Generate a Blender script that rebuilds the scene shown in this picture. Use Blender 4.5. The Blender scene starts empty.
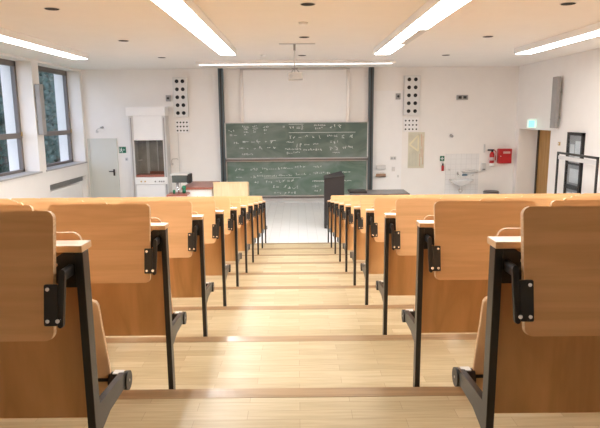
import bpy, bmesh, math, random
from mathutils import Vector, Matrix
R_ = random.Random(7)
scene = bpy.context.scene
COL = scene.collection

# ------------------------------------------------------------------ materials
def new_mat(name):
    m = bpy.data.materials.new(name); m.use_nodes = True
    nt = m.node_tree
    return m, nt, nt.nodes['Principled BSDF']

def plain(name, col, rough=0.5, metal=0.0, bump=0.0, bscale=200.0, spec=0.5, vary=0.04):
    """a painted / moulded surface: base colour with a faint procedural mottling"""
    m, nt, b = new_mat(name)
    b.inputs['Roughness'].default_value = rough
    b.inputs['Metallic'].default_value = metal
    b.inputs['Specular IOR Level'].default_value = spec
    tc = nt.nodes.new('ShaderNodeTexCoord')
    nz = nt.nodes.new('ShaderNodeTexNoise'); nz.inputs['Scale'].default_value = 3.0; nz.inputs['Detail'].default_value = 4
    nt.links.new(tc.outputs['Object'], nz.inputs['Vector'])
    rp = nt.nodes.new('ShaderNodeValToRGB')
    lo = [max(0, c * (1 - vary)) for c in col]; hi = [min(1, c * (1 + vary)) for c in col]
    rp.color_ramp.elements[0].position = 0.3; rp.color_ramp.elements[1].position = 0.7
    rp.color_ramp.elements[0].color = (*lo, 1); rp.color_ramp.elements[1].color = (*hi, 1)
    nt.links.new(nz.outputs['Fac'], rp.inputs['Fac']); nt.links.new(rp.outputs['Color'], b.inputs['Base Color'])
    if bump:
        n2 = nt.nodes.new('ShaderNodeTexNoise'); n2.inputs['Scale'].default_value = bscale
        nt.links.new(tc.outputs['Object'], n2.inputs['Vector'])
        bp = nt.nodes.new('ShaderNodeBump'); bp.inputs['Strength'].default_value = bump; bp.inputs['Distance'].default_value = 0.002
        nt.links.new(n2.outputs['Fac'], bp.inputs['Height']); nt.links.new(bp.outputs['Normal'], b.inputs['Normal'])
    return m

def emit(name, col, strength):
    m = bpy.data.materials.new(name); m.use_nodes = True
    nt = m.node_tree; b = nt.nodes['Principled BSDF']
    b.inputs['Base Color'].default_value = (*col, 1)
    b.inputs['Emission Color'].default_value = (*col, 1)
    b.inputs['Emission Strength'].default_value = strength
    return m

def wood(name, c0, c1, c2, stretch=(1.2, 14, 14), rough=0.4, wav=2.2, scale=3.0, coat=0.0, fine=0.25):
    """beech veneer: stretched noise bands and fine flecks; differs from object to object"""
    m, nt, b = new_mat(name)
    L = nt.links.new
    tc = nt.nodes.new('ShaderNodeTexCoord'); oi = nt.nodes.new('ShaderNodeObjectInfo')
    ml = nt.nodes.new('ShaderNodeMath'); ml.operation = 'MULTIPLY'; ml.inputs[1].default_value = 37.0
    L(oi.outputs['Random'], ml.inputs[0])
    ad = nt.nodes.new('ShaderNodeVectorMath'); ad.operation = 'ADD'
    L(tc.outputs['Object'], ad.inputs[0]); L(ml.outputs[0], ad.inputs[1])
    mp = nt.nodes.new('ShaderNodeMapping'); mp.inputs['Scale'].default_value = stretch
    L(ad.outputs[0], mp.inputs['Vector'])
    n1 = nt.nodes.new('ShaderNodeTexNoise'); n1.inputs['Scale'].default_value = scale * .5; n1.inputs['Detail'].default_value = 3; n1.inputs['Distortion'].default_value = wav * .3
    L(mp.outputs[0], n1.inputs['Vector'])
    n2 = nt.nodes.new('ShaderNodeTexNoise'); n2.inputs['Scale'].default_value = scale * 7; n2.inputs['Detail'].default_value = 2
    L(mp.outputs[0], n2.inputs['Vector'])
    mu = nt.nodes.new('ShaderNodeMath'); mu.operation = 'MULTIPLY'; mu.inputs[1].default_value = 5.0
    L(n1.outputs['Fac'], mu.inputs[0])
    pp = nt.nodes.new('ShaderNodeMath'); pp.operation = 'PINGPONG'; pp.inputs[1].default_value = 1.0
    L(mu.outputs[0], pp.inputs[0])
    mx = nt.nodes.new('ShaderNodeMix'); mx.data_type = 'FLOAT'; mx.inputs[0].default_value = fine
    L(pp.outputs[0], mx.inputs[2]); L(n2.outputs['Fac'], mx.inputs[3])
    rp = nt.nodes.new('ShaderNodeValToRGB')
    rp.color_ramp.elements[0].color = (*c0, 1); rp.color_ramp.elements[0].position = .1
    rp.color_ramp.elements[1].color = (*c2, 1); rp.color_ramp.elements[1].position = .9
    e = rp.color_ramp.elements.new(.5); e.color = (*c1, 1)
    L(mx.outputs[0], rp.inputs['Fac']); L(rp.outputs['Color'], b.inputs['Base Color'])
    b.inputs['Roughness'].default_value = rough
    b.inputs['Coat Weight'].default_value = coat; b.inputs['Coat Roughness'].default_value = .15
    return m

def planks(name, c1, c2, mortar, bw, bh, msize, rot=0.0, rough=.3, coat=.3, offset=.5, grain=True, coatr=.2, rotx=0.0):
    m, nt, b = new_mat(name)
    L = nt.links.new
    tc = nt.nodes.new('ShaderNodeTexCoord')
    mp = nt.nodes.new('ShaderNodeMapping'); mp.inputs['Rotation'].default_value = (rotx, 0, rot)
    L(tc.outputs['Object'], mp.inputs['Vector'])
    br = nt.nodes.new('ShaderNodeTexBrick')
    br.inputs['Scale'].default_value = 1.0
    br.inputs['Brick Width'].default_value = bw; br.inputs['Row Height'].default_value = bh
    br.inputs['Mortar Size'].default_value = msize; br.inputs['Mortar Smooth'].default_value = .3
    br.inputs['Color1'].default_value = (*c1, 1); br.inputs['Color2'].default_value = (*c2, 1); br.inputs['Mortar'].default_value = (*mortar, 1)
    br.offset = offset; br.offset_frequency = 2; br.squash = 1.0
    L(mp.outputs[0], br.inputs['Vector'])
    last = br.outputs['Color']
    if grain:
        m2 = nt.nodes.new('ShaderNodeMapping'); m2.inputs['Scale'].default_value = (2, 30, 30); m2.inputs['Rotation'].default_value = (0, 0, rot)
        L(tc.outputs['Object'], m2.inputs['Vector'])
        nz = nt.nodes.new('ShaderNodeTexNoise'); nz.inputs['Scale'].default_value = 2.5; nz.inputs['Detail'].default_value = 4
        L(m2.outputs[0], nz.inputs['Vector'])
        rp = nt.nodes.new('ShaderNodeValToRGB')
        rp.color_ramp.elements[0].position = .3; rp.color_ramp.elements[0].color = (.86, .84, .80, 1)
        rp.color_ramp.elements[1].position = .7; rp.color_ramp.elements[1].color = (1.06, 1.06, 1.06, 1)
        L(nz.outputs['Fac'], rp.inputs['Fac'])
        mx = nt.nodes.new('ShaderNodeMix'); mx.data_type = 'RGBA'; mx.blend_type = 'MULTIPLY'; mx.inputs[0].default_value = 1
        L(last, mx.inputs[6]); L(rp.outputs['Color'], mx.inputs[7]); last = mx.outputs[2]
    L(last, b.inputs['Base Color'])
    b.inputs['Roughness'].default_value = rough
    b.inputs['Coat Weight'].default_value = coat; b.inputs['Coat Roughness'].default_value = coatr
    return m

def board_mat(name, base, smear, scale):
    """chalkboard green with clouds of wiped chalk"""
    m, nt, b = new_mat(name); L = nt.links.new
    tc = nt.nodes.new('ShaderNodeTexCoord')
    mp = nt.nodes.new('ShaderNodeMapping'); mp.inputs['Scale'].default_value = (1.0, 1, 1.6)
    L(tc.outputs['Object'], mp.inputs['Vector'])
    nz = nt.nodes.new('ShaderNodeTexNoise'); nz.inputs['Scale'].default_value = scale; nz.inputs['Detail'].default_value = 6; nz.inputs['Distortion'].default_value = 1.2
    L(mp.outputs[0], nz.inputs['Vector'])
    rp = nt.nodes.new('ShaderNodeValToRGB')
    rp.color_ramp.elements[0].position = .35; rp.color_ramp.elements[0].color = (*base, 1)
    rp.color_ramp.elements[1].position = .8; rp.color_ramp.elements[1].color = (*smear, 1)
    L(nz.outputs['Fac'], rp.inputs['Fac']); L(rp.outputs['Color'], b.inputs['Base Color'])
    b.inputs['Roughness'].default_value = .55
    return m

def glass_mat(name, tint=(.93, .96, .98), refl=1.0):
    m = bpy.data.materials.new(name); m.use_nodes = True; nt = m.node_tree; nt.nodes.clear(); L = nt.links.new
    out = nt.nodes.new('ShaderNodeOutputMaterial'); mx = nt.nodes.new('ShaderNodeMixShader')
    tr = nt.nodes.new('ShaderNodeBsdfTransparent'); tr.inputs['Color'].default_value = (*tint, 1)
    gl = nt.nodes.new('ShaderNodeBsdfGlossy'); gl.inputs['Roughness'].default_value = .02
    fr = nt.nodes.new('ShaderNodeFresnel'); fr.inputs['IOR'].default_value = 1.45
    ge = nt.nodes.new('ShaderNodeNewGeometry'); iv = nt.nodes.new('ShaderNodeMath'); iv.operation = 'SUBTRACT'; iv.inputs[0].default_value = 1
    pr = nt.nodes.new('ShaderNodeMath'); pr.operation = 'MULTIPLY'   # reflect at the outer face only: a thin pane has no total reflection inside
    L(ge.outputs['Backfacing'], iv.inputs[1]); L(iv.outputs[0], pr.inputs[0]); L(fr.outputs[0], pr.inputs[1]); L(pr.outputs[0], mx.inputs[0]); L(tr.outputs[0], mx.inputs[1]); L(gl.outputs[0], mx.inputs[2]); L(mx.outputs[0], out.inputs[0])
    return m

def leaf_mat(name, a, b_):
    m, nt, b = new_mat(name); L = nt.links.new
    tc = nt.nodes.new('ShaderNodeTexCoord'); nz = nt.nodes.new('ShaderNodeTexNoise'); nz.inputs['Scale'].default_value = 2.5; nz.inputs['Detail'].default_value = 5
    L(tc.outputs['Object'], nz.inputs['Vector'])
    rp = nt.nodes.new('ShaderNodeValToRGB'); rp.color_ramp.elements[0].position = .35; rp.color_ramp.elements[1].position = .65
    rp.color_ramp.elements[0].color = (*a, 1); rp.color_ramp.elements[1].color = (*b_, 1)
    L(nz.outputs['Fac'], rp.inputs['Fac']); L(rp.outputs['Color'], b.inputs['Base Color'])
    b.inputs['Roughness'].default_value = .6
    return m

M = {}
M['wall'] = plain('wall paint', (.85, .82, .785), .75, bump=.15, bscale=120, vary=.012)
M['ceil'] = plain('ceiling paint', (.85, .82, .785), .8, bump=.1, bscale=90, vary=.01)
M['white'] = plain('white lacquer', (.86, .85, .84), .4, vary=.015)
M['offwhite'] = plain('off white panel', (.84, .83, .81), .5, vary=.02)
M['screen'] = plain('matte white screen cloth', (.89, .875, .855), .8, vary=.01)
M['door'] = plain('grey green door lacquer', (.60, .61, .565), .45, vary=.015)
M['lightgrey'] = plain('light grey lacquer', (.62, .61, .60), .45, vary=.03)
M['palegrey'] = plain('pale grey lacquer', (.70, .69, .675), .5, vary=.02)
M['midgrey'] = plain('grey plastic', (.34, .33, .32), .5, vary=.05)
M['speakergrey'] = plain('grey speaker cloth', (.33, .315, .30), .8, bump=.3, bscale=400)
M['metal'] = plain('aluminium', (.62, .60, .58), .35, .8, vary=.04)
M['chrome'] = plain('chrome', (.75, .75, .75), .15, 1.0, vary=.01)
M['steel_black'] = plain('black powder coated steel', (.022, .021, .021), .36, vary=.1, bump=.1, bscale=600)
M['black'] = plain('black plastic', (.014, .013, .014), .45, vary=.1)
M['lectern'] = plain('black lectern laminate', (.022, .018, .019), .5, vary=.15)
M['blackhole'] = plain('black recess', (.008, .008, .008), .8)
M['post'] = plain('dark slate lacquer', (.068, .092, .10), .4, vary=.06)
M['winframe'] = plain('brown grey window frame', (.17, .15, .14), .5, vary=.05)
M['stone'] = plain('grey sill stone', (.40, .39, .385), .4, vary=.08)
M['ply'] = wood('plywood edge', (.62, .40, .22), (.70, .48, .28), (.76, .55, .34), (2, 30, 90), .5, 1)
M['beech'] = wood('beech veneer', (.77, .462, .228), (.83, .51, .258), (.88, .55, .29), (.9, 16, 16), .36, 1.5, coat=.12)
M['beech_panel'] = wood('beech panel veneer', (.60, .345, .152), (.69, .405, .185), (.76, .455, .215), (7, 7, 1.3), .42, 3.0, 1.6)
M['shelf'] = wood('beech shelf laminate', (.74, .61, .48), (.78, .65, .52), (.82, .69, .56), (.9, 16, 16), .3, 1.2, coat=.2)  # pale laminate, lightened further to put the top's gloss into its colour
M['seat'] = wood('beech seat ply', (.74, .49, .28), (.78, .52, .30), (.82, .555, .325), (9, 9, 1.2), .36, 1.5, coat=.15)
M['floor'] = planks('oak parquet', (.535, .45, .29), (.425, .34, .20), (.33, .25, .15),   .46, .075, .0012, rough=.42, coat=.18, coatr=.28)
M['nosing'] = wood('oak stair nosing', (.28, .185, .098), (.33, .22, .122), (.38, .26, .145), (1, 18, 18), .34, 1.3, coat=.3)
M['tiles'] = planks('white floor tiles', (.88, .89, .90), (.85, .86, .87), (.66, .66, .66), .6, .2, .004, rot=math.pi / 2, rough=.35, coat=.2, grain=False)
M['walltile'] = planks('white wall tiles', (.82, .81, .80), (.80, .79, .78), (.66, .65, .64), .15, .15, .004, rough=.15, coat=.5, offset=0, grain=False, rotx=math.pi / 2)
M['board_up'] = board_mat('upper chalkboard enamel', (.075, .115, .090), (.22, .255, .225), 1.4)
M['board_low'] = board_mat('lower chalkboard enamel', (.085, .145, .108), (.27, .32, .29), 1.7)
M['chalk'] = plain('chalk', (.72, .74, .72), .9)
M['ledge'] = plain('chalk ledge aluminium', (.19, .155, .14), .5, .2)
M['redbrown'] = plain('red brown bench tile', (.33, .115, .085), .35, vary=.1)
M['maple'] = wood('pale maple board', (.74, .55, .33), (.78, .60, .37), (.82, .64, .42), (8, 8, 1), .5, 1.5)
M['doorwood'] = wood('oak door', (.36, .185, .045), (.42, .225, .06), (.47, .26, .08), (10, 10, 1.0), .4, 1.5)
M['doordark'] = plain('dark brown door edge', (.05, .032, .02), .5)
M['glass'] = glass_mat('window glass')
M['hoodglass'] = glass_mat('smoked sash glass', (.82, .82, .80))
M['hooddark'] = plain('dark fume cupboard lining', (.36, .335, .32), .5, vary=.2)
M['red'] = plain('red lacquer', (.50, .018, .022), .35, vary=.05)
M['green'] = plain('sign green', (.012, .16, .085), .4)
M['signwhite'] = plain('sign white', (.80, .82, .80), .5)
M['paperyellow'] = plain('yellowed poster paper', (.64, .61, .48), .7, vary=.12)
M['postercream'] = plain('cream poster ink', (.78, .72, .50), .7)
M['posterred'] = plain('faded red poster ink', (.60, .38, .26), .7)
M['postergrey'] = plain('grey poster ink', (.50, .50, .42), .7)
M['paper'] = plain('paper', (.74, .73, .71), .8, vary=.06)
M['brownpaper'] = plain('brown cardboard', (.36, .22, .14), .8)
M['ceramic'] = plain('white ceramic', (.78, .78, .78), .12)
M['brass'] = plain('brass', (.60, .42, .18), .3, .8)
M['monitor'] = plain('dark green grey screen', (.10, .12, .115), .25)
M['bark'] = plain('bark', (.08, .06, .045), .9, vary=.3)
M['leafA'] = leaf_mat('foliage blue green', (.012, .042, .034), (.045, .10, .075))
M['leafB'] = leaf_mat('foliage mid green', (.015, .05, .03), (.06, .12, .07))
M['lawn'] = leaf_mat('lawn', (.03, .08, .03), (.06, .14, .05))
M['facade'] = plain('exterior render', (.72, .72, .74), .8, vary=.03)
LAMP = (1.0, .99, .96)
M['lamp'] = emit('lamp diffuser', LAMP, 29)
M['lamp_side'] = emit('side lamp diffuser', LAMP, 15.5)
M['lamp_board'] = emit('board lamp diffuser', LAMP, 5)
M['exit_emit'] = emit('lit exit sign', (.30, .90, .70), .75)
M['exit_white'] = emit('lit exit sign white', (.80, 1.0, .93), .35)

# ------------------------------------------------------------------ mesh builder
ORG = {}          # object name -> world origin its mesh is written about
class MB:
    def __init__(s): s.bm = bmesh.new(); s.mi = 0
    def _fin(s, n0, f0): 
        s.bm.faces.ensure_lookup_table()
        for f in s.bm.faces[f0:]: f.material_index = s.mi
        return s
    def poly_prism(s, pts, ext, side_mi=None, smooth=False):
        """pts: planar loop of Vectors, ext: extrusion vector"""
        f0 = len(s.bm.faces)
        a = [s.bm.verts.new(p) for p in pts]; b = [s.bm.verts.new(Vector(p) + ext) for p in pts]
        n = len(pts)
        s.bm.faces.new(a); s.bm.faces.new(b[::-1])
        sides = []
        for i in range(n): sides.append(s.bm.faces.new((a[i], b[i], b[(i + 1) % n], a[(i + 1) % n])))
        s._fin(0, f0)
        if side_mi is not None:
            for f in sides: f.material_index = side_mi
        return s
    def box(s, x0, x1, y0, y1, z0, z1, bev=0.0):
        tmp = bmesh.new()
        bmesh.ops.create_cube(tmp, size=1.0)
        for v in tmp.verts:
            v.co = Vector(((x0 + x1) / 2 + v.co.x * (x1 - x0), (y0 + y1) / 2 + v.co.y * (y1 - y0), (z0 + z1) / 2 + v.co.z * (z1 - z0)))
        if bev: bmesh.ops.bevel(tmp, geom=tmp.edges[:], offset=bev, segments=2, affect='EDGES', profile=.5)
        return s.merge(tmp)
    def merge(s, tmp):
        mp = {}
        for v in tmp.verts: mp[v] = s.bm.verts.new(v.co)
        for f in tmp.faces:
            nf = s.bm.faces.new([mp[v] for v in f.verts]); nf.material_index = s.mi; nf.smooth = f.smooth
        tmp.free(); return s
    def cyl(s, p0, p1, r, r2=None, n=20, caps=True):
        p0, p1 = Vector(p0), Vector(p1); d = p1 - p0
        tmp = bmesh.new()
        bmesh.ops.create_cone(tmp, cap_ends=caps, segments=n, radius1=r, radius2=r if r2 is None else r2, depth=d.length)
        q = d.to_track_quat('Z', 'Y').to_matrix().to_4x4()
        bmesh.ops.transform(tmp, matrix=Matrix.Translation((p0 + p1) / 2) @ q, verts=tmp.verts)
        for f in tmp.faces: f.smooth = len(f.verts) == 4
        return s.merge(tmp)
    def tube(s, path, r, n=10):
        path = [Vector(p) for p in path]
        rings = []
        for i, p in enumerate(path):
            t = (path[min(i + 1, len(path) - 1)] - path[max(i - 1, 0)]).normalized()
            q = t.to_track_quat('Z', 'Y')
            rings.append([s.bm.verts.new(p + q @ Vector((r * math.cos(2 * math.pi * k / n), r * math.sin(2 * math.pi * k / n), 0))) for k in range(n)])
        f0 = len(s.bm.faces)
        for a, b in zip(rings, rings[1:]):
            for k in range(n):
                f = s.bm.faces.new((a[k], a[(k + 1) % n], b[(k + 1) % n], b[k])); f.smooth = True
        s.bm.faces.new(rings[0][::-1]); s.bm.faces.new(rings[-1])
        return s._fin(0, f0)
    def sphere(s, c, r, sc=(1, 1, 1), sub=2):
        tmp = bmesh.new(); bmesh.ops.create_icosphere(tmp, subdivisions=sub, radius=r)
        for v in tmp.verts: v.co = Vector((c[0] + v.co.x * sc[0], c[1] + v.co.y * sc[1], c[2] + v.co.z * sc[2]))
        for f in tmp.faces: f.smooth = True
        return s.merge(tmp)
    def sheet(s, prof, x0, x1, th, rnd=0.0):
        """a bent plywood shell: prof = [(y,z)...] swept along x with thickness th, corners of the last end rounded"""
        n = len(prof)
        nrm = []
        for i in range(n):
            t = Vector((prof[min(i + 1, n - 1)][0] - prof[max(i - 1, 0)][0], prof[min(i + 1, n - 1)][1] - prof[max(i - 1, 0)][1])).normalized()
            nrm.append(Vector((-t.y, t.x)))
        cum = [0]
        for i in range(1, n): cum.append(cum[-1] + (Vector(prof[i]) - Vector(prof[i - 1])).length)
        f0 = len(s.bm.faces); A = []; B = []
        for i, (y, z) in enumerate(prof):
            ins = 0
            for e in (cum[-1] - cum[i], cum[i]):
                if rnd and e < rnd: ins = max(ins, rnd - math.sqrt(max(0, rnd * rnd - (rnd - e) ** 2)))
            A.append([s.bm.verts.new((x, y, z)) for x in (x0 + ins, x1 - ins)])
            B.append([s.bm.verts.new((x, y + nrm[i].x * th, z + nrm[i].y * th)) for x in (x0 + ins, x1 - ins)])
        edge = []
        for i in range(n - 1):
            for S in (A, B):
                f = s.bm.faces.new((S[i][0], S[i][1], S[i + 1][1], S[i + 1][0])); f.smooth = True
            for k in (0, 1): edge.append(s.bm.faces.new((A[i][k], A[i + 1][k], B[i + 1][k], B[i][k])))
        for i in (0, n - 1): edge.append(s.bm.faces.new((A[i][0], A[i][1], B[i][1], B[i][0])))
        s._fin(0, f0)
        for f in edge: f.material_index = 1
        return s
    def build(s, name, mats, parent=None, org=None):
        bmesh.ops.recalc_face_normals(s.bm, faces=s.bm.faces[:])
        vs = [v.co for v in s.bm.verts]
        if parent is not None: o0 = ORG[parent.name]
        elif org is not None: o0 = Vector(org)
        else:
            o0 = Vector(((min(v.x for v in vs) + max(v.x for v in vs)) / 2, (min(v.y for v in vs) + max(v.y for v in vs)) / 2, min(v.z for v in vs)))
        for v in s.bm.verts: v.co = v.co - o0
        me = bpy.data.meshes.new(name); s.bm.to_mesh(me); s.bm.free()
        for m in (mats if isinstance(mats, (list, tuple)) else [mats]): me.materials.append(M[m] if isinstance(m, str) else m)
        o = bpy.data.objects.new(name, me); COL.objects.link(o)
        if parent is not None: o.parent = parent
        else: o.location = o0
        ORG[o.name] = o0
        return o

def tag(o, label, cat, group=None):
    o['label'] = label; o['category'] = cat
    if group: o['group'] = group
    return o
def struct(o):
    o['kind'] = 'structure'; return o
def thing(name, loc, label, cat, group=None):
    o = bpy.data.objects.new(name, None); COL.objects.link(o); o.location = loc; o.empty_display_size = .05
    ORG[o.name] = Vector(loc)
    return tag(o, label, cat, group)
def B(*a, **k): return MB().box(*a, **k)
def rrect(x0, x1, z0, z1, r, n=6):
    pts = []
    for cx, cz, a0 in ((x1 - r, z1 - r, 0), (x0 + r, z1 - r, 90), (x0 + r, z0 + r, 180), (x1 - r, z0 + r, 270)):
        for k in range(n + 1):
            a = math.radians(a0 + 90 * k / n); pts.append((cx + r * math.cos(a), cz + r * math.sin(a)))
    return pts
def copy_tree(o, parent=None):
    c = o.copy(); COL.objects.link(c)
    if parent is not None: c.parent = parent
    for ch in list(o.children): copy_tree(ch, c)
    return c

# ------------------------------------------------------------------ dimensions
D, S, Y1, E1 = .99, .1354, 1.5502, 1.3404
YW, CZ = 16.345, 3.847            # front wall, ceiling
XL, XR = -6.1, 6.3                # inner faces of the side walls
YB = -2.6                         # back wall

# ------------------------------------------------------------------ the room
# stepped floor
prof = [(YB, -.05), (YB, E1 + 3 * S)]
for k in range(-2, 11):
    y = Y1 - .010 + (k - 1) * D; z = E1 - (k - 1) * S
    prof += [(y, z), (y, z - S)] if k < 10 else [(y, z), (y, -.05)]
mb = MB(); mb.poly_prism([Vector((XL - .02, y, z)) for y, z in prof], Vector((XR - XL + .04, 0, 0)))
steps = struct(mb.build('floor_steps', 'floor', org=(0, 0, 0)))
for k in range(-2, 11):
    y = Y1 - .010 + (k - 1) * D; z = E1 - (k - 1) * S
    B(XL, XR, y - .088, y + .0015, z - .03, z + .0012).build('nosing', 'nosing', steps)
struct(B(XL - .1, XR + .8, Y1 + 9 * D - .03, YW + .1, -.12, 0).build('floor', 'tiles', org=(0, 0, 0)))
struct(B(XL - .7, XR + .8, YB - .1, YW + .1, CZ, CZ + .15).build('ceiling', 'ceil', org=(0, 0, 0)))
struct(B(XL - .7, XR + .8, YW, YW + .2, -.1, CZ).build('wall_front', 'wall', org=(0, 0, 0)))
struct(B(XL - .7, XR + .8, YB - .2, YB, -.1, CZ).build('wall_back', 'wall', org=(0, 0, 0)))
# left wall with deep window bays
XG, XO = -6.5, -6.82              # glass plane, outer face
SILL, HEAD = 1.235, 3.80
bays = [(13.65, 16.2), (10.75, 13.3), (7.85, 10.4), (4.95, 7.5)]
mb = MB()
mb.box(XO, XL, YB, 13.75, -.1, SILL); mb.box(XO, XL, 16.17, YW, -.1, SILL)
mb.box(XO, XL, 13.75, 16.17, .885, SILL); mb.box(XO, XL - .14, 13.75, 16.17, -.1, .885)
mb.box(XO, XL, YB, YW, HEAD, CZ)
prev = YW
for y0, y1 in bays:
    mb.box(XO, XL, y1, prev, SILL, HEAD); prev = y0
mb.box(XO, XL, YB, prev, SILL, HEAD)
struct(mb.build('wall_left', 'wall', org=(0, 0, 0)))
for i, (y0, y1) in enumerate(bays):
    mb = MB(); f = .085
    x0, x1 = XG - .045, XG + .045
    mb.box(x0, x1, y0, y0 + f, SILL, HEAD); mb.box(x0, x1, y1 - f, y1, SILL, HEAD)
    mb.box(x0, x1, y0, y1, SILL, SILL + .09); mb.box(x0, x1, y0, y1, HEAD - .12, HEAD)
    mb.box(x0, x1 + .01, y0, y1, 2.05, 2.17)
    w = struct(mb.build('window_%d' % (i + 1), 'winframe', org=(XG, y0, SILL)))
    B(XG - .006, XG + .006, y0 + .06, y1 - .06, SILL + .06, HEAD - .1).build('pane', 'glass', w)
    mb = MB(); mb.cyl((x1, y1 - .06, 2.12), (x1 + .035, y1 - .06, 2.12), .014); mb.box(x1 + .02, x1 + .04, y1 - .075, y1 - .045, 2.10, 2.2)
    mb.build('window_handle', 'brass', w)
    B(XG + .04, XL + .035, y0 - .05, min(y1 + .05, YW), SILL - .005, SILL + .03, bev=.006).build('window_sill', 'stone', w)
# radiator recess under the far window
rc = struct(B(XL - .05, XL - .02, 13.77, 15.80, 0.0, .715).build('trim_1', 'offwhite'))
mb = MB()
for k in range(7): mb.box(XL - .13, XL - .10, 13.78, 16.16, .73 + k * .021, .742 + k * .021)
mb.build('grille', 'midgrey', rc)
# right wall with the door recess near the front corner
mb = MB()
mb.box(XR, XR + .2, YB, 14.06, -.1, CZ); mb.box(XR, XR + .8, 14.06, 16.10, 2.10, CZ); mb.box(XR, XR + .8, 16.10, YW, -.1, CZ)
mb.box(XR + .6, XR + .8, 14.06, 16.10, -.1, 2.10); mb.box(XR + .2, XR + .6, 13.9, 14.06, -.1, 2.3)
struct(mb.build('wall_right', 'wall', org=(0, 0, 0)))
d2 = struct(B(XR + .55, XR + .6, 14.75, 15.98, .0, 2.06).build('door_2', 'doorwood'))
B(XR + .53, XR + .6, 15.98, 16.075, 0, 2.10).build('door_jamb', 'doordark', d2)
mb = MB(); mb.cyl((XR + .55, 14.87, 1.02), (XR + .50, 14.87, 1.02), .012); mb.cyl((XR + .505, 14.87, 1.02), (XR + .505, 15.0, 1.02), .011); mb.build('door_handle', 'black', d2)
# front left door
d1 = struct(B(-6.0, -5.26, YW - .035, YW + .01, 0, 1.875).build('door_1', 'door'))
mb = MB(); mb.box(-6.05, -6.0, YW - .05, YW, 0, 1.92); mb.box(-5.26, -5.21, YW - .05, YW, 0, 1.92); mb.box(-6.0, -5.26, YW - .05, YW, 1.875, 1.92)
mb.build('door_frame', 'door', d1)
mb = MB(); mb.box(-5.36, -5.31, YW - .05, YW - .03, .84, 1.03, bev=.004); mb.cyl((-5.335, YW - .04, .97), (-5.335, YW - .09, .97), .013); mb.cyl((-5.325, YW - .085, .97), (-5.47, YW - .085, .97), .013)
mb.build('door_handle', 'black', d1)
# skirting of the front wall, smooth wall panel right of the boards, wall tiles at the basin
struct(B(XL, XR, YW - .012, YW, 0, .07).build('baseboard_front', 'lightgrey'))
struct(B(2.17, 3.02, YW - .018, YW, .07, 3.20).build('trim_2', 'white'))
struct(B(4.31, 5.28, YW - .012, YW, .07, 1.39).build('trim_3', 'walltile', org=(4.31, YW, .04)))
struct(B(-2.14, 2.05, YW - .02, YW, .07, .20).build('trim_4', 'white'))

# ------------------------------------------------------------------ ceiling lamps
def lamp(xc, y0, y1, label, mat, blank=None):
    t = thing('ceiling_light', (xc, y0, CZ - .12), label, 'ceiling light', 'long fluorescent ceiling lights')
    w, e, zb = .175, .146, CZ - .112
    mb = MB(); mb.box(xc - w, xc + w, y0, y1, zb, CZ - .001, bev=.003); mb.build('housing', 'white', t)
    if blank:
        b0, b1 = blank
        mb = MB(); mb.box(xc - e, xc + e, y0 + .02, b0, zb - .006, zb + .002); mb.box(xc - e, xc + .035, b0, b1, zb - .006, zb + .002); mb.box(xc - e, xc + e, b1, y1 - .02, zb - .006, zb + .002)
        mb.build('diffuser', mat, t)
        B(xc + .037, xc + w, b0, b1, zb - .012, zb + .004).build('blank_panel', 'lightgrey', t)
    else:
        B(xc - e, xc + e, y0 + .02, y1 - .02, zb - .006, zb + .002).build('diffuser', mat, t)
    return t
LY0 = 2.25
lamp(-1.385, LY0, 11.7, 'long lit ceiling light just left of the projector pole', 'lamp')
lamp(1.745, LY0, 11.85, 'long lit ceiling light right of the projector, with one dull grey panel', 'lamp', blank=(8.45, 10.2))
lamp(-4.58, LY0, 12.3, 'long lit ceiling light above the windows', 'lamp_side')
lamp(4.68, LY0, 12.0, 'long lit ceiling light near the wall of the wooden door', 'lamp_side')
# board lamp
t = thing('board_light', (-.03, 14.1, CZ - .07), 'long narrow lit ceiling light across the room in front of the chalkboards', 'ceiling light')
B(-2.45, 2.40, 14.05, 14.30, CZ - .075, CZ - .001).build('housing', 'white', t)
B(-2.40, 2.35, 14.25, 14.28, CZ - .083, CZ - .074).build('diffuser', 'lamp_board', t)
# recessed downlights
spots = [(-3.04, 7.33, 'near the left edge of the picture'), (-3.06, 10.32, 'second of the row beside the window-side lamps'), (-3.07, 13.2, 'farthest of the row beside the window-side lamps'),
         (.14, 7.16, 'nearest of the middle row, before the projector'), (.13, 10.04, 'in the middle row, just before the projector plate'), (.12, 13.0, 'in the middle row, beyond the projector pole'),
         (3.36, 7.26, 'nearest of the row toward the wooden door'), (3.34, 10.16, 'second of the row toward the wooden door'), (3.39, 13.17, 'farthest of the row toward the wooden door')]
for x, y, w in spots:
    t = thing('recessed_downlight', (x, y, CZ - .006), 'round black recessed downlight in the ceiling, ' + w, 'downlight', 'black recessed ceiling downlights')
    mb = MB(); n = 28
    mb.cyl((x, y, CZ - .004), (x, y, CZ + .0), .098, n=n); mb.build('trim_ring', 'lightgrey', t)
    MB().cyl((x, y, CZ - .008), (x, y, CZ - .003), .085, n=n).build('aperture', 'blackhole', t)
tag(MB().cyl((.10, 8.53, CZ - .035), (.10, 8.53, CZ), .055, .07).build('smoke_detector', 'white'), 'small white round smoke detector on the ceiling before the projector', 'smoke detector')
tag(MB().cyl((-.75, 12.9, CZ - .03), (-.75, 12.9, CZ), .05, .06).build('smoke_detector', 'white'), 'small white round smoke detector on the ceiling beside the projector, near the board light', 'smoke detector')
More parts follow.
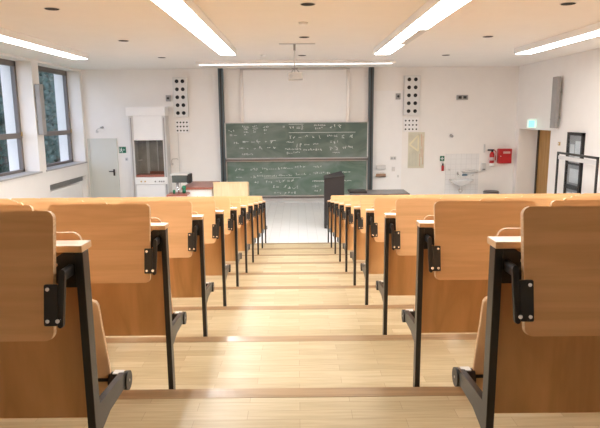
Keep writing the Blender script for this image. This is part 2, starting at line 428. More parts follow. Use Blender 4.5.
# projector
t = thing('projector', (-.03, 10.92, 3.18), 'small silver projector hanging from the ceiling on a thin pole', 'projector')
B(-.33, .345, 10.85, 10.99, CZ - .012, CZ).build('ceiling_plate', 'lightgrey', t)
mb = MB(); mb.cyl((-.04, 10.92, 3.40), (-.04, 10.92, CZ - .01), .016); mb.mi = 1; mb.cyl((-.04, 10.92, 3.72), (-.04, 10.92, CZ - .01), .022)
mb.build('pole', ['metal', 'midgrey'], t)
mb = MB(); mb.box(-.10, .02, 10.86, 10.98, 3.385, 3.40); mb.cyl((-.12, 10.92, 3.30), (-.04, 10.92, 3.40), .008); mb.cyl((.06, 10.92, 3.31), (-.03, 10.92, 3.40), .008); mb.cyl((-.04, 10.85, 3.30), (-.04, 10.92, 3.40), .008)
mb.build('bracket', 'midgrey', t)
B(-.17, .115, 10.80, 11.06, 3.18, 3.315, bev=.015).build('body', plain('grey metallic plastic', (.42, .40, .38), .4, .2), t)
mb = MB(); mb.cyl((-.11, 10.79, 3.25), (-.11, 10.81, 3.25), .035); mb.build('fan_grille', 'midgrey', t)
mb = MB(); mb.cyl((.04, 11.05, 3.25), (.04, 11.09, 3.25), .04); mb.build('lens', 'black', t)

# ------------------------------------------------------------------ chalkboards, posts, screen
def slide_post(x0, x1, label):
    t = thing('chalkboard_post', ((x0 + x1) / 2, YW, 0), label, 'post', None)
    mb = MB(); mb.box(x0, x1, YW - .17, YW, .0, CZ - .005); mb.build('column', 'post', t)
    xm = (x0 + x1) / 2
    B(xm - .02, xm + .02, YW - .178, YW - .168, .2, CZ - .03).build('guide_rail', 'black', t)
slide_post(-2.215, -2.08, 'tall dark slate post at the left end of the chalkboards')
slide_post(2.03, 2.165, 'tall dark slate post at the right end of the chalkboards')

def strokes(mb, x0, x1, z0, z1, y, rnd, w=.011):
    """chalk handwriting too faint to read: rows of small joined strokes"""
    h = z1 - z0; x = x0
    def seg(a, b):
        d = Vector((b[0] - a[0], b[1] - a[1])); 
        if d.length < 1e-4: return
        n = Vector((-d.y, d.x)).normalized() * w / 2
        vs = [mb.bm.verts.new((p[0] + q * n.x, y, p[1] + q * n.y)) for p, q in ((a, 1), (a, -1), (b, -1), (b, 1))]
        mb.bm.faces.new(vs)
    while x < x1 - h * .3:
        gw = h * rnd.uniform(.4, .75)
        kind = rnd.random()
        if kind < .15: seg((x, z0 + h * .45), (x + gw, z0 + h * .45))
        elif kind < .25:
            seg((x, z0 + h * .6), (x + gw, z0 + h * .6)); seg((x, z0 + h * .35), (x + gw, z0 + h * .35))
        else:
            p = (x, z0 + rnd.uniform(.1, .9) * h)
            for _ in range(rnd.randint(3, 5)):
                q = (x + rnd.uniform(0, gw), z0 + rnd.uniform(0, 1) * h); seg(p, q); p = q
        x += gw + h * rnd.uniform(.15, .4)
def bx(px): return -2.05 + (px - 224) * (2.00 + 2.05) / 144
def hline(mb, px0, px1, z, y, w=.012):
    mb.box(bx(px0), bx(px1), y - .0005, y + .0005, z - w / 2, z + w / 2)

def chalkboard(z0, z1, yf, mat, label, blocks, bars, seed):
    t = thing('chalkboard', (-.03, yf, z0), label, 'chalkboard')
    x0, x1 = -2.078, 2.028
    B(x0 + .02, x1 - .02, yf, yf + .03, z0 + .02, z1 - .02).build('writing_surface', mat, t)
    mb = MB(); f = .03
    mb.box(x0, x0 + f, yf - .012, yf + .035, z0, z1); mb.box(x1 - f, x1, yf - .012, yf + .035, z0, z1)
    mb.box(x0, x1, yf - .012, yf + .035, z0, z0 + f * .8); mb.box(x0, x1, yf - .012, yf + .035, z1 - f * .8, z1)
    mb.build('frame', 'lightgrey' if seed == 1 else 'metal', t)
    B(x0, x1, yf - .07, yf - .012, z0 - .055, z0 - .012).build('chalk_ledge', 'ledge', t)
    rnd = random.Random(seed); mb = MB()
    for (pa, pb, ya, yb) in blocks: strokes(mb, bx(pa), bx(pb), yb, ya, yf - .002, rnd)
    for (pa, pb, yy) in bars: hline(mb, pa, pb, yy, yf - .002)
    mb.build('chalk_writing', 'chalk', t)
def uz(y): return 2.343 - (y - 122.5) * (2.343 - 1.304) / 35
def lz(y): return 1.239 - (y - 161) * (1.239 - .204) / 34
ub = [(227, 234, 129, 131.5), (228, 234.5, 132.5, 136.5), (241, 248, 125.5, 127.3), (243, 247.5, 128, 130.2), (242.5, 247, 131, 132.4), (243, 245, 133.2, 135.2),
      (251, 257, 125.5, 127.5), (252, 256, 128.5, 130.5), (252.5, 255, 131, 132.5), (262, 268, 125.5, 128), (263, 266, 128.8, 130.8), (263, 265, 132, 134),
      (232, 238, 141, 143), (241, 247, 138.5, 143.6), (250, 253, 140.5, 142), (255, 259, 138.5, 143.6), (264, 267, 140.5, 142), (269, 275.5, 137.5, 143),
      (238, 243, 146.5, 148), (245, 249, 146, 149.3), (252, 254, 147, 148.5), (258, 262, 145, 149), (266, 269, 146, 147.5), (272, 277, 145, 149), (240, 252, 152, 154),
      (282, 286, 125, 128.5), (289, 294, 126, 129.5), (296, 303, 125.5, 130.5), (314, 325, 125, 126.5), (315, 323, 127.3, 129.6), (330, 340, 125, 129.2),
      (289, 296, 135, 138.5), (298, 303, 135, 139), (305, 310, 134.5, 138), (312, 316, 135, 138), (319, 323, 135, 138.8), (327, 338, 135, 137), (342, 347, 134.5, 138.5), (350, 355.5, 134, 138.5),
      (286, 293, 141, 142.3), (330, 332, 139, 144), (334, 339, 140, 143.5), (296, 303, 143, 147), (304, 310, 143.5, 145), (313, 319, 143, 144.6), (284, 302, 147.5, 149.5), (303, 322, 147.8, 150.6),
      (330, 338, 145, 150), (343, 354, 145.5, 148.5), (333, 341, 151.5, 152.7), (286, 292, 151, 153.5), (293, 300, 150.5, 152.5)]
chalkboard(1.304, 2.343, YW - .13, 'board_up', 'upper green chalkboard crowded with fractions and formulas in chalk', [(a, b, uz(c), uz(d)) for a, b, c, d in ub],
           [(288, 356, uz(132.6)), (288, 303, uz(124.6)), (242, 248, uz(127.7)), (251.5, 257, uz(128)), (241, 247, uz(141)), (255, 259, uz(141)), (269, 275, uz(140))], 1)
lb = [(232, 240.5, 167.5, 171), (248, 258, 167.5, 171), (260, 275, 167.5, 170), (277, 292, 167, 169.5), (294, 304, 165.5, 168.5), (313, 323, 165.5, 168),
      (233, 240.5, 174.5, 178), (248, 254, 174.5, 178), (255, 275, 174.5, 176.4), (277, 292, 173.8, 176), (295, 306, 172.8, 175), (309, 311, 173, 175), (313, 331, 172, 174.2), (343, 352, 171.5, 173),
      (252, 257, 180, 183), (264, 272, 179.5, 182.5), (274, 284, 178.5, 182), (286, 294, 178, 182.5), (271, 280, 184, 188), (282, 296, 184, 188.5), (272, 279, 190, 193), (283, 295, 190, 193.5), (296, 301, 183, 188),
      (312, 320, 184, 187), (314, 321, 188.5, 191.5), (312, 324, 180, 181.6), (345, 353, 180, 181.2)]
chalkboard(.204, 1.239, YW - .07, 'board_low', 'lower green chalkboard with long lines of chalk writing, below the other board', [(a, b, lz(c), lz(d)) for a, b, c, d in lb],
           [(258, 260, lz(172)), (313, 324, lz(180.5)), (262, 300, lz(177.4))], 2)
t = thing('projection_screen', (-.02, YW, 2.33), 'large white projection screen above the chalkboards in a thin grey frame', 'projection screen')
B(-1.53, 1.43, YW - .045, YW - .015, 2.30, 3.79).build('screen_surface', 'screen', t)
mb = MB(); x0, x1 = -1.61, 1.49
mb.box(x0, x0 + .09, YW - .06, YW - .005, 2.30, 3.83); mb.box(x1 - .09, x1, YW - .06, YW - .005, 2.30, 3.83); mb.box(x0, x1, YW - .06, YW - .005, 3.79, 3.835)
mb.build('screen_frame', 'metal', t)

# ------------------------------------------------------------------ desk rows
NS, PITCH = 9, .53
def desk_row(s, W, label):
    """one bolted row: s = -1 left of the aisle, +1 right; u is the distance out from the aisle face of the first leg"""
    yk, ek = Y1 + .0168, E1 - .0169          # bench datum: a little ahead of and below the step edge
    t = thing('lecture_bench_row', (s * W, Y1, E1 - S), label, 'bench row', 'tiered desk rows beside the aisle')
    X = lambda u: s * (W + u)
    def bx2(mb, u0, u1, y0, y1, z0, z1, bev=0):
        a, b = sorted((X(u0), X(u1))); return mb.box(a, b, yk + y0, yk + y1, ek + z0, ek + z1, bev=bev)
    L = NS * PITCH + .02
    # legs
    bx2(MB(), 0, .024, -.0128, .034, -S + .0185, .803, bev=.002).build('leg', 'steel_black', t)
    for u in (1.6, 3.2): bx2(MB(), u, u + .024, .052, .1, -S + .0185, .80, bev=.002).build('leg', 'steel_black', t)
    bx2(MB(), L - .024, L, -.0128, .034, -S + .0185, .803, bev=.002).build('leg', 'steel_black', t)
    # shelf and panel
    mb = MB(); a, b = sorted((X(0), X(L)))
    mb.box(a, b, yk - .016, yk + .060, ek + .803, ek + .8215, bev=.0015); mb.mi = 1; mb.box(a + .001, b - .001, yk - .015, yk + .059, ek + .8214, ek + .823); mb.build('shelf', ['seat', 'shelf'], t)
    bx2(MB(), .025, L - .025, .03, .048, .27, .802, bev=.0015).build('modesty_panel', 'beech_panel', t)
    # gussets that carry the folding tablets
    for u0, d in ((.024, 1), (L - .024, -1)):
        mb = MB()
        pts = [(u0, .80), (u0 + d * .035, .80), (u0 + d * .075, .775), (u0 + d * .082, .745), (u0 + d * .062, .715), (u0 + d * .03, .700), (u0, .700)]
        mb.poly_prism([Vector((X(u), yk - .012, ek + z)) for u, z in pts], Vector((0, .02, 0)))
        mb.mi = 1
        for du, dz in ((.054, .768), (.038, .715)): mb.cyl((X(u0 + d * du), yk - .016, ek + dz), (X(u0 + d * du), yk - .011, ek + dz), .006, n=10)
        mb.build('gusset', ['steel_black', 'chrome'], t)
    # arms with dampers on the aisle end and the far end
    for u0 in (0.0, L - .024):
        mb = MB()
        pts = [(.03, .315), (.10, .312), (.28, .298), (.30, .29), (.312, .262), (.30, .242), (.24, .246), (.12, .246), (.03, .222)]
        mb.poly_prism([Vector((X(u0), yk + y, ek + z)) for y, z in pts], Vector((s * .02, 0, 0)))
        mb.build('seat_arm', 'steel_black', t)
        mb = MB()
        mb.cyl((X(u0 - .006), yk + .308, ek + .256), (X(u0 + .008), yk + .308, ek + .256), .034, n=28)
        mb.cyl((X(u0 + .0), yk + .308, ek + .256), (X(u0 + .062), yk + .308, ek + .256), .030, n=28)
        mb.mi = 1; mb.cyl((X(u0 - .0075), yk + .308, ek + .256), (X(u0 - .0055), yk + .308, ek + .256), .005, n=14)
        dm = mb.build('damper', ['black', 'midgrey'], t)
        bx2(MB(), u0 + .014, u0 + .048, .292, .322, .2845, .2885).build('sticker_sheen', 'lightgrey', dm)  # pale label, enlarged so its colour also stands for the damper's top sheen
    mb = MB(); mb.cyl((X(.05), yk + .31, ek + .262), (X(L - .05), yk + .31, ek + .262), .013, n=12); mb.build('pivot_bar', 'steel_black', t)
    tb, tt = .58, .93                                     # tablet edge heights
    ang = math.atan2(.065, .35)
    for i in range(NS):
        u0 = .057 + i * PITCH; u1 = u0 + .460
        # folded writing tablet, leaning a little toward the upper step at its foot
        mb = MB(); loop = rrect(u0, u1, 0, (tt - tb) / math.cos(ang), .023)
        def tp(u, q, off): return Vector((X(u), yk - .115 + q * math.sin(ang) + off * math.cos(ang), ek + tb + q * math.cos(ang) - off * math.sin(ang)))
        mb.poly_prism([tp(u, q, 0) for u, q in loop], tp(0, 0, .019) - tp(0, 0, 0), side_mi=1)
        tab = mb.build('folding_tablet', ['beech', 'ply'], t)
        for e, d in ((u0, 1), (u1, -1)):
            mb = MB(); lp = rrect(min(e - d * .014, e + d * .023), max(e - d * .014, e + d * .023), .042, .155, .004, 2)
            mb.poly_prism([tp(u, q, -.007) for u, q in lp], tp(0, 0, .007) - tp(0, 0, 0))
            sh = d * .003
            ln = [(u + (sh if q > .11 else -sh * .6) * -1, q) for u, q in rrect(min(e - d * .030, e - d * .013), max(e - d * .030, e - d * .013), .035, .195, .010, 4)]
            mb.poly_prism([tp(u, q, -.004) for u, q in ln], tp(0, 0, .012) - tp(0, 0, 0))
            # foot of the arm up to the gusset
            mb.poly_prism([tp(u, q, .008) for u, q in rrect(min(e - d * .030, e - d * .012), max(e - d * .030, e - d * .012), .16, .195, .009, 3)], Vector((0, .06, 0)))
            mb.mi = 1
            for q in (.055, .142): mb.cyl(tp(e + d * .012, q, -.011), tp(e + d * .012, q, -.006), .0055, n=10)
            mb.cyl(tp(e - d * .0145, .055, -.009), tp(e - d * .0145, .055, -.003), .006, n=10)
            mb.build('hinge', ['steel_black', 'chrome'], tab)
        # backrest on the far side
        mb = MB(); lp = rrect(u0 - .012, u1 - .02, .48, .838, .03)
        mb.poly_prism([Vector((X(u), yk + .075 + (z - .48) * .07, ek + z)) for u, z in lp], Vector((0, .012, 0)), side_mi=1)
        mb.build('backrest', ['seat', 'ply'], t)
        # seat folded up
        pr = [(.30, .205), (.314, .24), (.312, .285), (.301, .335), (.288, .385), (.274, .435), (.261, .48), (.252, .52), (.246, .545), (.243, .562), (.241, .575), (.240, .585)]
        a, b = sorted((X(u0 + .0), X(u1 - .02)))
        mb = MB(); mb.sheet([(yk + y, ek + z) for y, z in pr], a, b, .014, rnd=.03)
        st = mb.build('seat', ['seat', 'ply'], t)
        mb = MB()
        for u in (u0 + .07, u1 - .09): bx2(mb, u, u + .05, .285, .325, .235, .29, bev=.003)
        mb.build('seat_bracket', 'steel_black', st)
    return t
ordn = ['nearest to the camera', 'second from the camera', 'third from the camera', 'fourth from the camera', 'fifth from the camera', 'sixth from the camera', 'seventh from the camera', 'eighth from the camera', 'ninth from the camera', 'farthest from the camera by the white floor']
for s, W, side in ((-1, .6135, 'on the window side'), (1, .5605, 'on the wooden-door side')):
    lab = lambda k: 'beech desk row %s, %s' % (side, ordn[k])
    root = desk_row(s, W, lab(0))
    for k in range(1, 10):
        c = copy_tree(root)
        c.location = (s * W, Y1 + k * D, E1 - (k + 1) * S); c['label'] = lab(k)

# ------------------------------------------------------------------ front wall, left part
FY = YW - .42                                             # front of the fume cupboard
t = thing('fume_cupboard', (-4.2, FY, 0), 'tall white fume cupboard with half-raised sash, beside the exit sign', 'fume cupboard')
B(-4.77, -3.68, FY - .06, YW, 2.55, 2.80, bev=.01).build('hood', 'white', t)
mb = MB(); mb.box(-4.72, -4.60, FY, YW, 0, 2.55); mb.box(-3.79, -3.69, FY, YW, 0, 2.55); mb.build('side_column', 'lightgrey', t)
mb = MB(); mb.box(-4.675, -4.645, FY - .012, FY + .004, 0.1, 2.5); mb.box(-3.755, -3.725, FY - .012, FY + .004, .1, 2.5); mb.build('sash_rail', 'midgrey', t)
B(-4.60, -3.79, FY + .02, FY + .05, 1.87, 2.55).build('sash', 'white', t)
B(-4.60, -3.79, FY + .035, FY + .041, .90, 1.87).build('sash_glass', 'hoodglass', t)
mb = MB(); mb.box(-4.60, -3.79, YW - .05, YW - .02, .82, 1.9); mb.build('lining', 'hooddark', t)
mb = MB(); mb.box(-4.35, -4.27, YW - .09, YW - .05, .9, 1.87); mb.box(-4.05, -4.02, YW - .09, YW - .05, .9, 1.87); mb.cyl((-4.60, YW - .2, 1.28), (-4.45, YW - .2, 1.31), .02)
mb.build('service_duct', 'lightgrey', t)
B(-4.60, -3.79, FY + .02, YW - .02, .83, .90).build('worktop', 'redbrown', t)
B(-4.25, -3.83, FY + .2, FY + .3, .902, .98).build('tile_upstand', 'redbrown', t)
B(-4.62, -3.70, FY - .03, FY + .05, .63, .83, bev=.006).build('control_panel', 'offwhite', t)
for x in (-4.45, -4.34, -4.05, -3.93, -3.87, -3.81):
    MB().cyl((x, FY - .045, .71), (x, FY - .028, .71), .022).build('knob', 'midgrey' if x > -4.2 else 'brass', t)
B(-4.60, -3.79, FY, FY + .04, .05, .62, bev=.004).build('cabinet_door', 'white', t)

# exit sign left, number and camera arm
def exit_plate(name, x0, x1, z0, z1, label, mirror=1):
    t = thing(name, ((x0 + x1) / 2, YW, z0), label, 'sign')
    B(x0, x1, YW - .012, YW, z0, z1).build('plate', 'green', t)
    mb = MB(); y = YW - .013; w, h = x1 - x0, z1 - z0
    def P(a, b): return (x0 + a * w, b)
    # doorway and running figure
    mb.box(x0 + .08 * w, x0 + .14 * w, y - .001, y, z0 + .12 * h, z0 + .88 * h)
    cx = x0 + .36 * w
    mb.cyl((cx, y - .001, z0 + .78 * h), (cx, y, z0 + .78 * h), .09 * h, n=14)
    for a, b, c, d, th in ((.0, .66, -.04, .42, .09), (-.04, .42, .12, .30, .06), (.12, .30, .08, .10, .055), (-.04, .42, -.14, .28, .055), (-.14, .28, -.26, .24, .05), (0, .62, .15, .50, .045), (0, .62, -.16, .52, .045)):
        p, q = Vector((cx + a * h, z0 + b * h)), Vector((cx + c * h, z0 + d * h)); n = Vector((-(q - p).y, (q - p).x)).normalized() * th * h
        mb.poly_prism([Vector((v.x, y, v.y)) for v in (p + n, q + n, q - n, p - n)], Vector((0, -.001, 0)))
    ax = x0 + .78 * w
    mb.box(ax - .09 * w, ax + .09 * w, y - .001, y, z0 + .46 * h, z0 + .54 * h)
    mb.poly_prism([Vector((ax + a * w, y, z0 + b * h)) for a, b in ((-.18, .5), (-.06, .7), (-.06, .3))], Vector((0, -.001, 0)))
    mb.build('pictogram', 'signwhite', t)
exit_plate('exit_sign', -5.165, -4.965, 1.495, 1.675, 'green exit sign with white running figure on the wall beside the grey door')
t = thing('light_switch', (-4.98, YW, 1.26), 'small pale wall switch below the green exit sign beside the grey door', 'switch')
B(-5.0, -4.93, YW - .015, YW, 1.27, 1.36, bev=.004).build('plate', 'lightgrey', t)
B(-4.985, -4.945, YW - .02, YW - .014, 1.29, 1.33, bev=.002).build('rocker', 'midgrey', t)
t = thing('wall_spotlight', (-5.74, YW, 2.05), 'small swing-arm spotlight on the wall above the grey door', 'wall lamp')
MB().cyl((-5.76, YW, 2.11), (-5.76, YW - .025, 2.11), .04).build('wall_plate', 'lightgrey', t)
mb = MB(); mb.tube([(-5.76, YW - .02, 2.11), (-5.76, YW - .07, 2.13), (-5.72, YW - .10, 2.19), (-5.60, YW - .14, 2.225)], .011); mb.build('arm', 'metal', t)
mb = MB(); mb.cyl((-5.61, YW - .14, 2.225), (-5.53, YW - .17, 2.235), .022, .034); mb.build('lamp_head', 'midgrey', t)

# loudspeaker panels
def speaker_panel(x0, x1, z0, z1, label):
    t = thing('loudspeaker_panel', ((x0 + x1) / 2, YW, z0), label, 'loudspeaker', 'wall loudspeaker panels')
    B(x0, x1, YW - .13, YW - .001, z0, z1, bev=.012).build('cabinet', 'palegrey', t)
    w, h = x1 - x0, z1 - z0
    for r in range(5):
        for c in (.30, .70):
            x, z = x0 + c * w, z0 + h * (.1 + .2 * r)
            mb = MB(); mb.mi = 1; mb.cyl((x, YW - .134, z), (x, YW - .129, z), .062, n=24); mb.mi = 0; mb.cyl((x, YW - .137, z), (x, YW - .133, z), .052, n=24)
            mb.build('driver', ['blackhole', 'metal'], t)
def dot_panel(x0, x1, z0, z1, label):
    t = thing('tweeter_panel', ((x0 + x1) / 2, YW, z0), label, 'loudspeaker', 'small tweeter panels')
    B(x0, x1, YW - .05, YW, z0, z1, bev=.006).build('plate', 'white', t)
    for r in range(3):
        for c in range(4):
            x, z = x0 + (x1 - x0) * (.14 + .24 * c), z0 + (z1 - z0) * (.18 + .32 * r)
            MB().cyl((x, YW - .054, z), (x, YW - .049, z), .024, n=14).build('tweeter', 'blackhole', t)
speaker_panel(-3.51, -3.10, 2.51, 3.61, 'tall grey loudspeaker panel with ten black cones, above the white fume cupboard side')
dot_panel(-3.49, -3.11, 2.06, 2.42, 'small white panel of twelve black dots under the speaker near the fume cupboard')
speaker_panel(3.03, 3.49, 2.51, 3.61, 'tall grey loudspeaker panel with ten black cones, above the yellowed poster')
dot_panel(3.05, 3.48, 2.04, 2.42, 'small white panel of twelve black dots just above the yellowed poster')
for x, lab in ((-3.66, 'small dark box on the wall beside the speaker near the fume cupboard'), (2.875, 'small dark box on the wall beside the speaker above the poster')):
    t = thing('wall_sensor', (x, YW, 2.94), lab, 'sensor', 'dark boxes beside the speakers')
    B(x - .065, x + .065, YW - .09, YW, 2.95, 3.12, bev=.006).build('case', 'midgrey', t)
    MB().cyl((x, YW - .10, 3.035), (x, YW - .088, 3.035), .035).build('lens', 'black', t)
tag(MB().tube([(-3.44, YW - .012, 2.06), (-3.44, YW - .012, 1.45), (-3.43, YW - .012, .1)], .008).build('cable', 'lightgrey'), 'thin grey cable down the wall from the dotted panel near the fume cupboard', 'cable')

# lab bench, monitor, taps left
t = thing('lab_bench', (-2.7, 14.4, 0), 'white laboratory bench with red-brown tiled top in two heights', 'lab bench')
B(-2.78, -2.04, 13.30, 14.62, .80, .85, bev=.004).build('raised_top', 'redbrown', t)
B(-2.76, -2.06, 13.34, 14.59, 0, .80).build('raised_cabinet', 'white', t)
B(-3.04, -2.57, 12.86, 13.30, .70, .74, bev=.004).build('worktop', 'redbrown', t)
B(-3.02, -2.59, 12.90, 13.30, 0, .70).build('cabinet', 'white', t)
for x, y in ((-2.8, 12.9), (-2.41, 13.34)):
    B(x - .004, x + .004, y - .005, y, .08, .64).build('door_gap', 'midgrey', t)
t = thing('gas_taps', (-2.75, 13.1, .742), 'green and chrome gas taps standing on the lower bench top under the monitor', 'tap')
mb = MB(); mb.cyl((-2.80, 13.1, .742), (-2.80, 13.1, .89), .018); mb.tube([(-2.80, 13.1, .88), (-2.80, 13.07, .92), (-2.80, 13.0, .91), (-2.80, 12.98, .86)], .014); mb.build('spout', 'chrome', t)
mb = MB(); mb.cyl((-2.68, 13.12, .742), (-2.68, 13.12, .85), .04); mb.sphere((-2.68, 13.12, .87), .055); mb.build('valve', 'green', t)
mb = MB(); mb.cyl((-2.90, 13.05, .742), (-2.90, 13.05, .79), .03); mb.sphere((-2.90, 13.05, .80), .035); mb.build('valve', 'green', t)
t = thing('monitor', (-3.0, 13.9, 0), 'dark grey-green monitor with pale top and black side on a stand behind the bench', 'monitor')
B(-3.09, -2.72, 13.72, 14.05, .92, 1.10, bev=.008).build('screen', 'monitor', t)
B(-3.13, -2.70, 13.70, 14.1, 1.10, 1.13, bev=.005).build('top_cover', 'palegrey', t)
B(-2.72, -2.65, 13.71, 14.07, .90, 1.12, bev=.005).build('side_panel', 'black', t)
mb = MB(); mb.cyl((-3.0, 13.9, .03), (-3.0, 13.9, .93), .035); mb.box(-3.2, -2.82, 13.72, 14.08, 0, .03, bev=.005); mb.build('stand', 'lightgrey', t)
t = thing('water_tap', (-3.5, YW, 1.05), 'thin swivel water tap on the wall just right of the fume cupboard', 'tap')
mb = MB(); mb.tube([(-3.64, YW, 1.16), (-3.64, YW - .09, 1.16), (-3.64, YW - .10, 1.27), (-3.60, YW - .12, 1.32), (-3.46, YW - .16, 1.33), (-3.44, YW - .165, 1.29)], .012); mb.build('spout', 'metal', t)
MB().cyl((-3.64, YW - .03, 1.16), (-3.64, YW, 1.16), .03).build('flange', 'metal', t)
t = thing('wooden_desk', (-1.63, 13.2, 0), 'pale maple desk with a closed front standing before the lower chalkboard', 'desk')
mb = MB(); mb.box(-1.985, -1.185, 13.12, 13.145, .02, .965, bev=.003); mb.build('front_panel', 'maple', t)
B(-2.0, -1.17, 13.10, 13.2, .965, .99, bev=.004).build('top_rail', 'maple', t)
mb = MB(); mb.box(-1.985, -1.955, 13.145, 13.55, 0, .93); mb.build('side_panel', 'maple', t)
mb = MB(); mb.box(-1.215, -1.185, 13.145, 13.55, 0, .93); mb.build('side_panel', 'maple', t)

# ------------------------------------------------------------------ front, right part
t = thing('lectern', (.83, 12.7, 0), 'tall black lectern with a sloping top at the end of the aisle', 'lectern')
mb = MB(); 
top = [(.59, 12.42, 1.115), (1.035, 12.42, 1.17), (.985, 12.80, 1.235), (.60, 12.80, 1.135)]
f0 = [Vector((x, y, 0)) for x, y, z in top]; 
bmv = [mb.bm.verts.new(v) for v in f0]; tv = [mb.bm.verts.new((x, y, z)) for x, y, z in top]
mb.bm.faces.new(bmv[::-1]); mb.bm.faces.new(tv)
for i in range(4): mb.bm.faces.new((bmv[i], bmv[(i + 1) % 4], tv[(i + 1) % 4], tv[i]))
mb.build('body', 'lectern', t)
mb = MB(); mb.poly_prism([Vector(p) for p in ((.58, 12.40, 1.115), (1.045, 12.40, 1.172), (.99, 12.82, 1.240), (.59, 12.82, 1.140))], Vector((0, 0, .02))); mb.build('top', 'black', t)
B(.60, .63, 12.392, 12.402, .95, 1.0).build('handle', 'black', t)
t = thing('demonstration_bench', (1.75, 12.1, 0), 'long low dark demonstration bench beside the black lectern', 'bench')
B(1.12, 2.40, 11.9, 12.62, .815, .85, bev=.004).build('worktop', plain('grey black worktop', (.10, .095, .095), .3), t)
B(1.16, 2.36, 11.95, 12.58, 0.06, .815).build('cabinet', 'offwhite', t)
B(1.2, 2.32, 12.0, 12.54, 0, .06).build('plinth', 'black', t)
tag(B(1.12, 1.50, 12.05, 12.5, .852, .885, bev=.006).build('laptop', 'black'), 'flat black case lying on the dark bench beside the lectern', 'case')

t = thing('paper_holder', (2.41, YW, .72), 'grey wall box with crumpled brown paper under it, right of the chalkboards', 'holder')
B(2.28, 2.55, YW - .13, YW - .018, .97, 1.09, bev=.008).build('box', 'lightgrey', t)
mb = MB(); mb.box(2.27, 2.55, YW - .14, YW - .018, .75, .775); mb.box(2.27, 2.55, YW - .14, YW - .13, .75, .84); mb.build('tray', 'brownpaper', t)
mb = MB()
for k in range(9): mb.sphere((2.31 + .025 * k, YW - .085, .83 + .03 * math.sin(k * 2.1)), .035, (1, .8, .9), 1)
mb.build('crumpled_paper', 'paper', t)
t = thing('socket_plate', (2.78, YW, 1.2), 'white double socket plate on the white wall panel, topmost beside the chalkboards', 'socket')
B(2.69, 2.86, YW - .045, YW - .018, 1.23, 1.33, bev=.006).build('plate', 'lightgrey', t)
for x in (2.735, 2.815): MB().cyl((x, YW - .048, 1.28), (x, YW - .044, 1.28), .028).build('outlet', 'midgrey', t)
tag(B(2.74, 2.83, YW - .05, YW - .018, .90, 1.03, bev=.006).build('soap_dispenser', 'lightgrey'), 'small pale box on the white wall panel under the socket plate', 'dispenser')
tag(B(2.90, 2.95, YW - .04, YW - .018, .72, .79, bev=.005).build('wall_socket', 'lightgrey'), 'tiny pale socket low on the white wall panel near its edge', 'socket')

# yellowed poster
t = thing('poster', (3.44, YW, .98), 'tall yellowed poster with a cream triangle, below the dotted speaker panel', 'poster')
x0, x1, z0, z1 = 3.205, 3.675, .985, 2.02
B(x0, x1, YW - .012, YW, z0, z1).build('sheet', 'paperyellow', t)
mb = MB(); y = YW - .014
def pw(a, b): return Vector((x0 + a * (x1 - x0), y, z0 + b * (z1 - z0)))
def band(p, q, w):
    d = (q - p); n = Vector((-d.z, 0, d.x)).normalized() * w / 2
    mb.poly_prism([p + n, q + n, q - n, p - n], Vector((0, -.001, 0)))
band(pw(.08, .66), pw(.62, .92), .045); band(pw(.62, .92), pw(.62, .48), .045); band(pw(.62, .48), pw(.08, .66), .045)
mb.build('triangle', 'postercream', t)
mb = MB()
for a, b, c in ((.80, .95, .6), (.80, .55, .3), (.9, .9, .1), (.72, .4, .05)): band(pw(a, b), pw(a + .02, c), .02)
mb.build('red_lines', 'posterred', t)
mb = MB()
for k in range(6): band(pw(.1 + .09 * k, .42 - .03 * (k % 2)), pw(.12 + .09 * k, .06), .012)
mb.build('grey_lines', 'postergrey', t)

# small wall devices
t = thing('wall_clock_display', (4.71, YW, 2.92), 'small dark grey display box high on the front wall', 'display')
B(4.55, 4.87, YW - .06, YW, 2.925, 3.06, bev=.008).build('case', 'midgrey', t)
for x in (4.64, 4.78): B(x - .045, x + .045, YW - .064, YW - .059, 2.955, 3.03).build('display', 'black', t)
t = thing('wall_camera', (4.44, YW, 1.82), 'small dark swivel head on the wall above the wash basin tiles', 'camera')
MB().cyl((4.46, YW, 1.90), (4.46, YW - .03, 1.90), .045).build('wall_plate', 'lightgrey', t)
MB().cyl((4.46, YW - .03, 1.90), (4.40, YW - .13, 1.93), .038).build('head', 'midgrey', t)
t = thing('eyewash_sign', (4.2, YW, 1.18), 'small square green safety sign beside the wash basin tiles', 'sign')
B(4.14, 4.27, YW - .01, YW, 1.185, 1.33).build('plate', 'green', t)
mb = MB(); mb.box(4.19, 4.22, YW - .013, YW - .009, 1.21, 1.305); mb.box(4.16, 4.25, YW - .013, YW - .009, 1.243, 1.272); mb.build('white_cross', 'signwhite', t)
t = thing('eyewash_bottle', (4.22, YW, .89), 'slim red bottle with black cap hung under the small green sign', 'bottle')
MB().cyl((4.22, YW - .05, .90), (4.22, YW - .05, 1.05), .036).build('body', 'red', t)
MB().cyl((4.22, YW - .05, 1.05), (4.22, YW - .05, 1.12), .026, .018).build('cap', 'black', t)
B(4.20, 4.24, YW - .03, YW, .93, 1.0).build('holder', 'lightgrey', t)

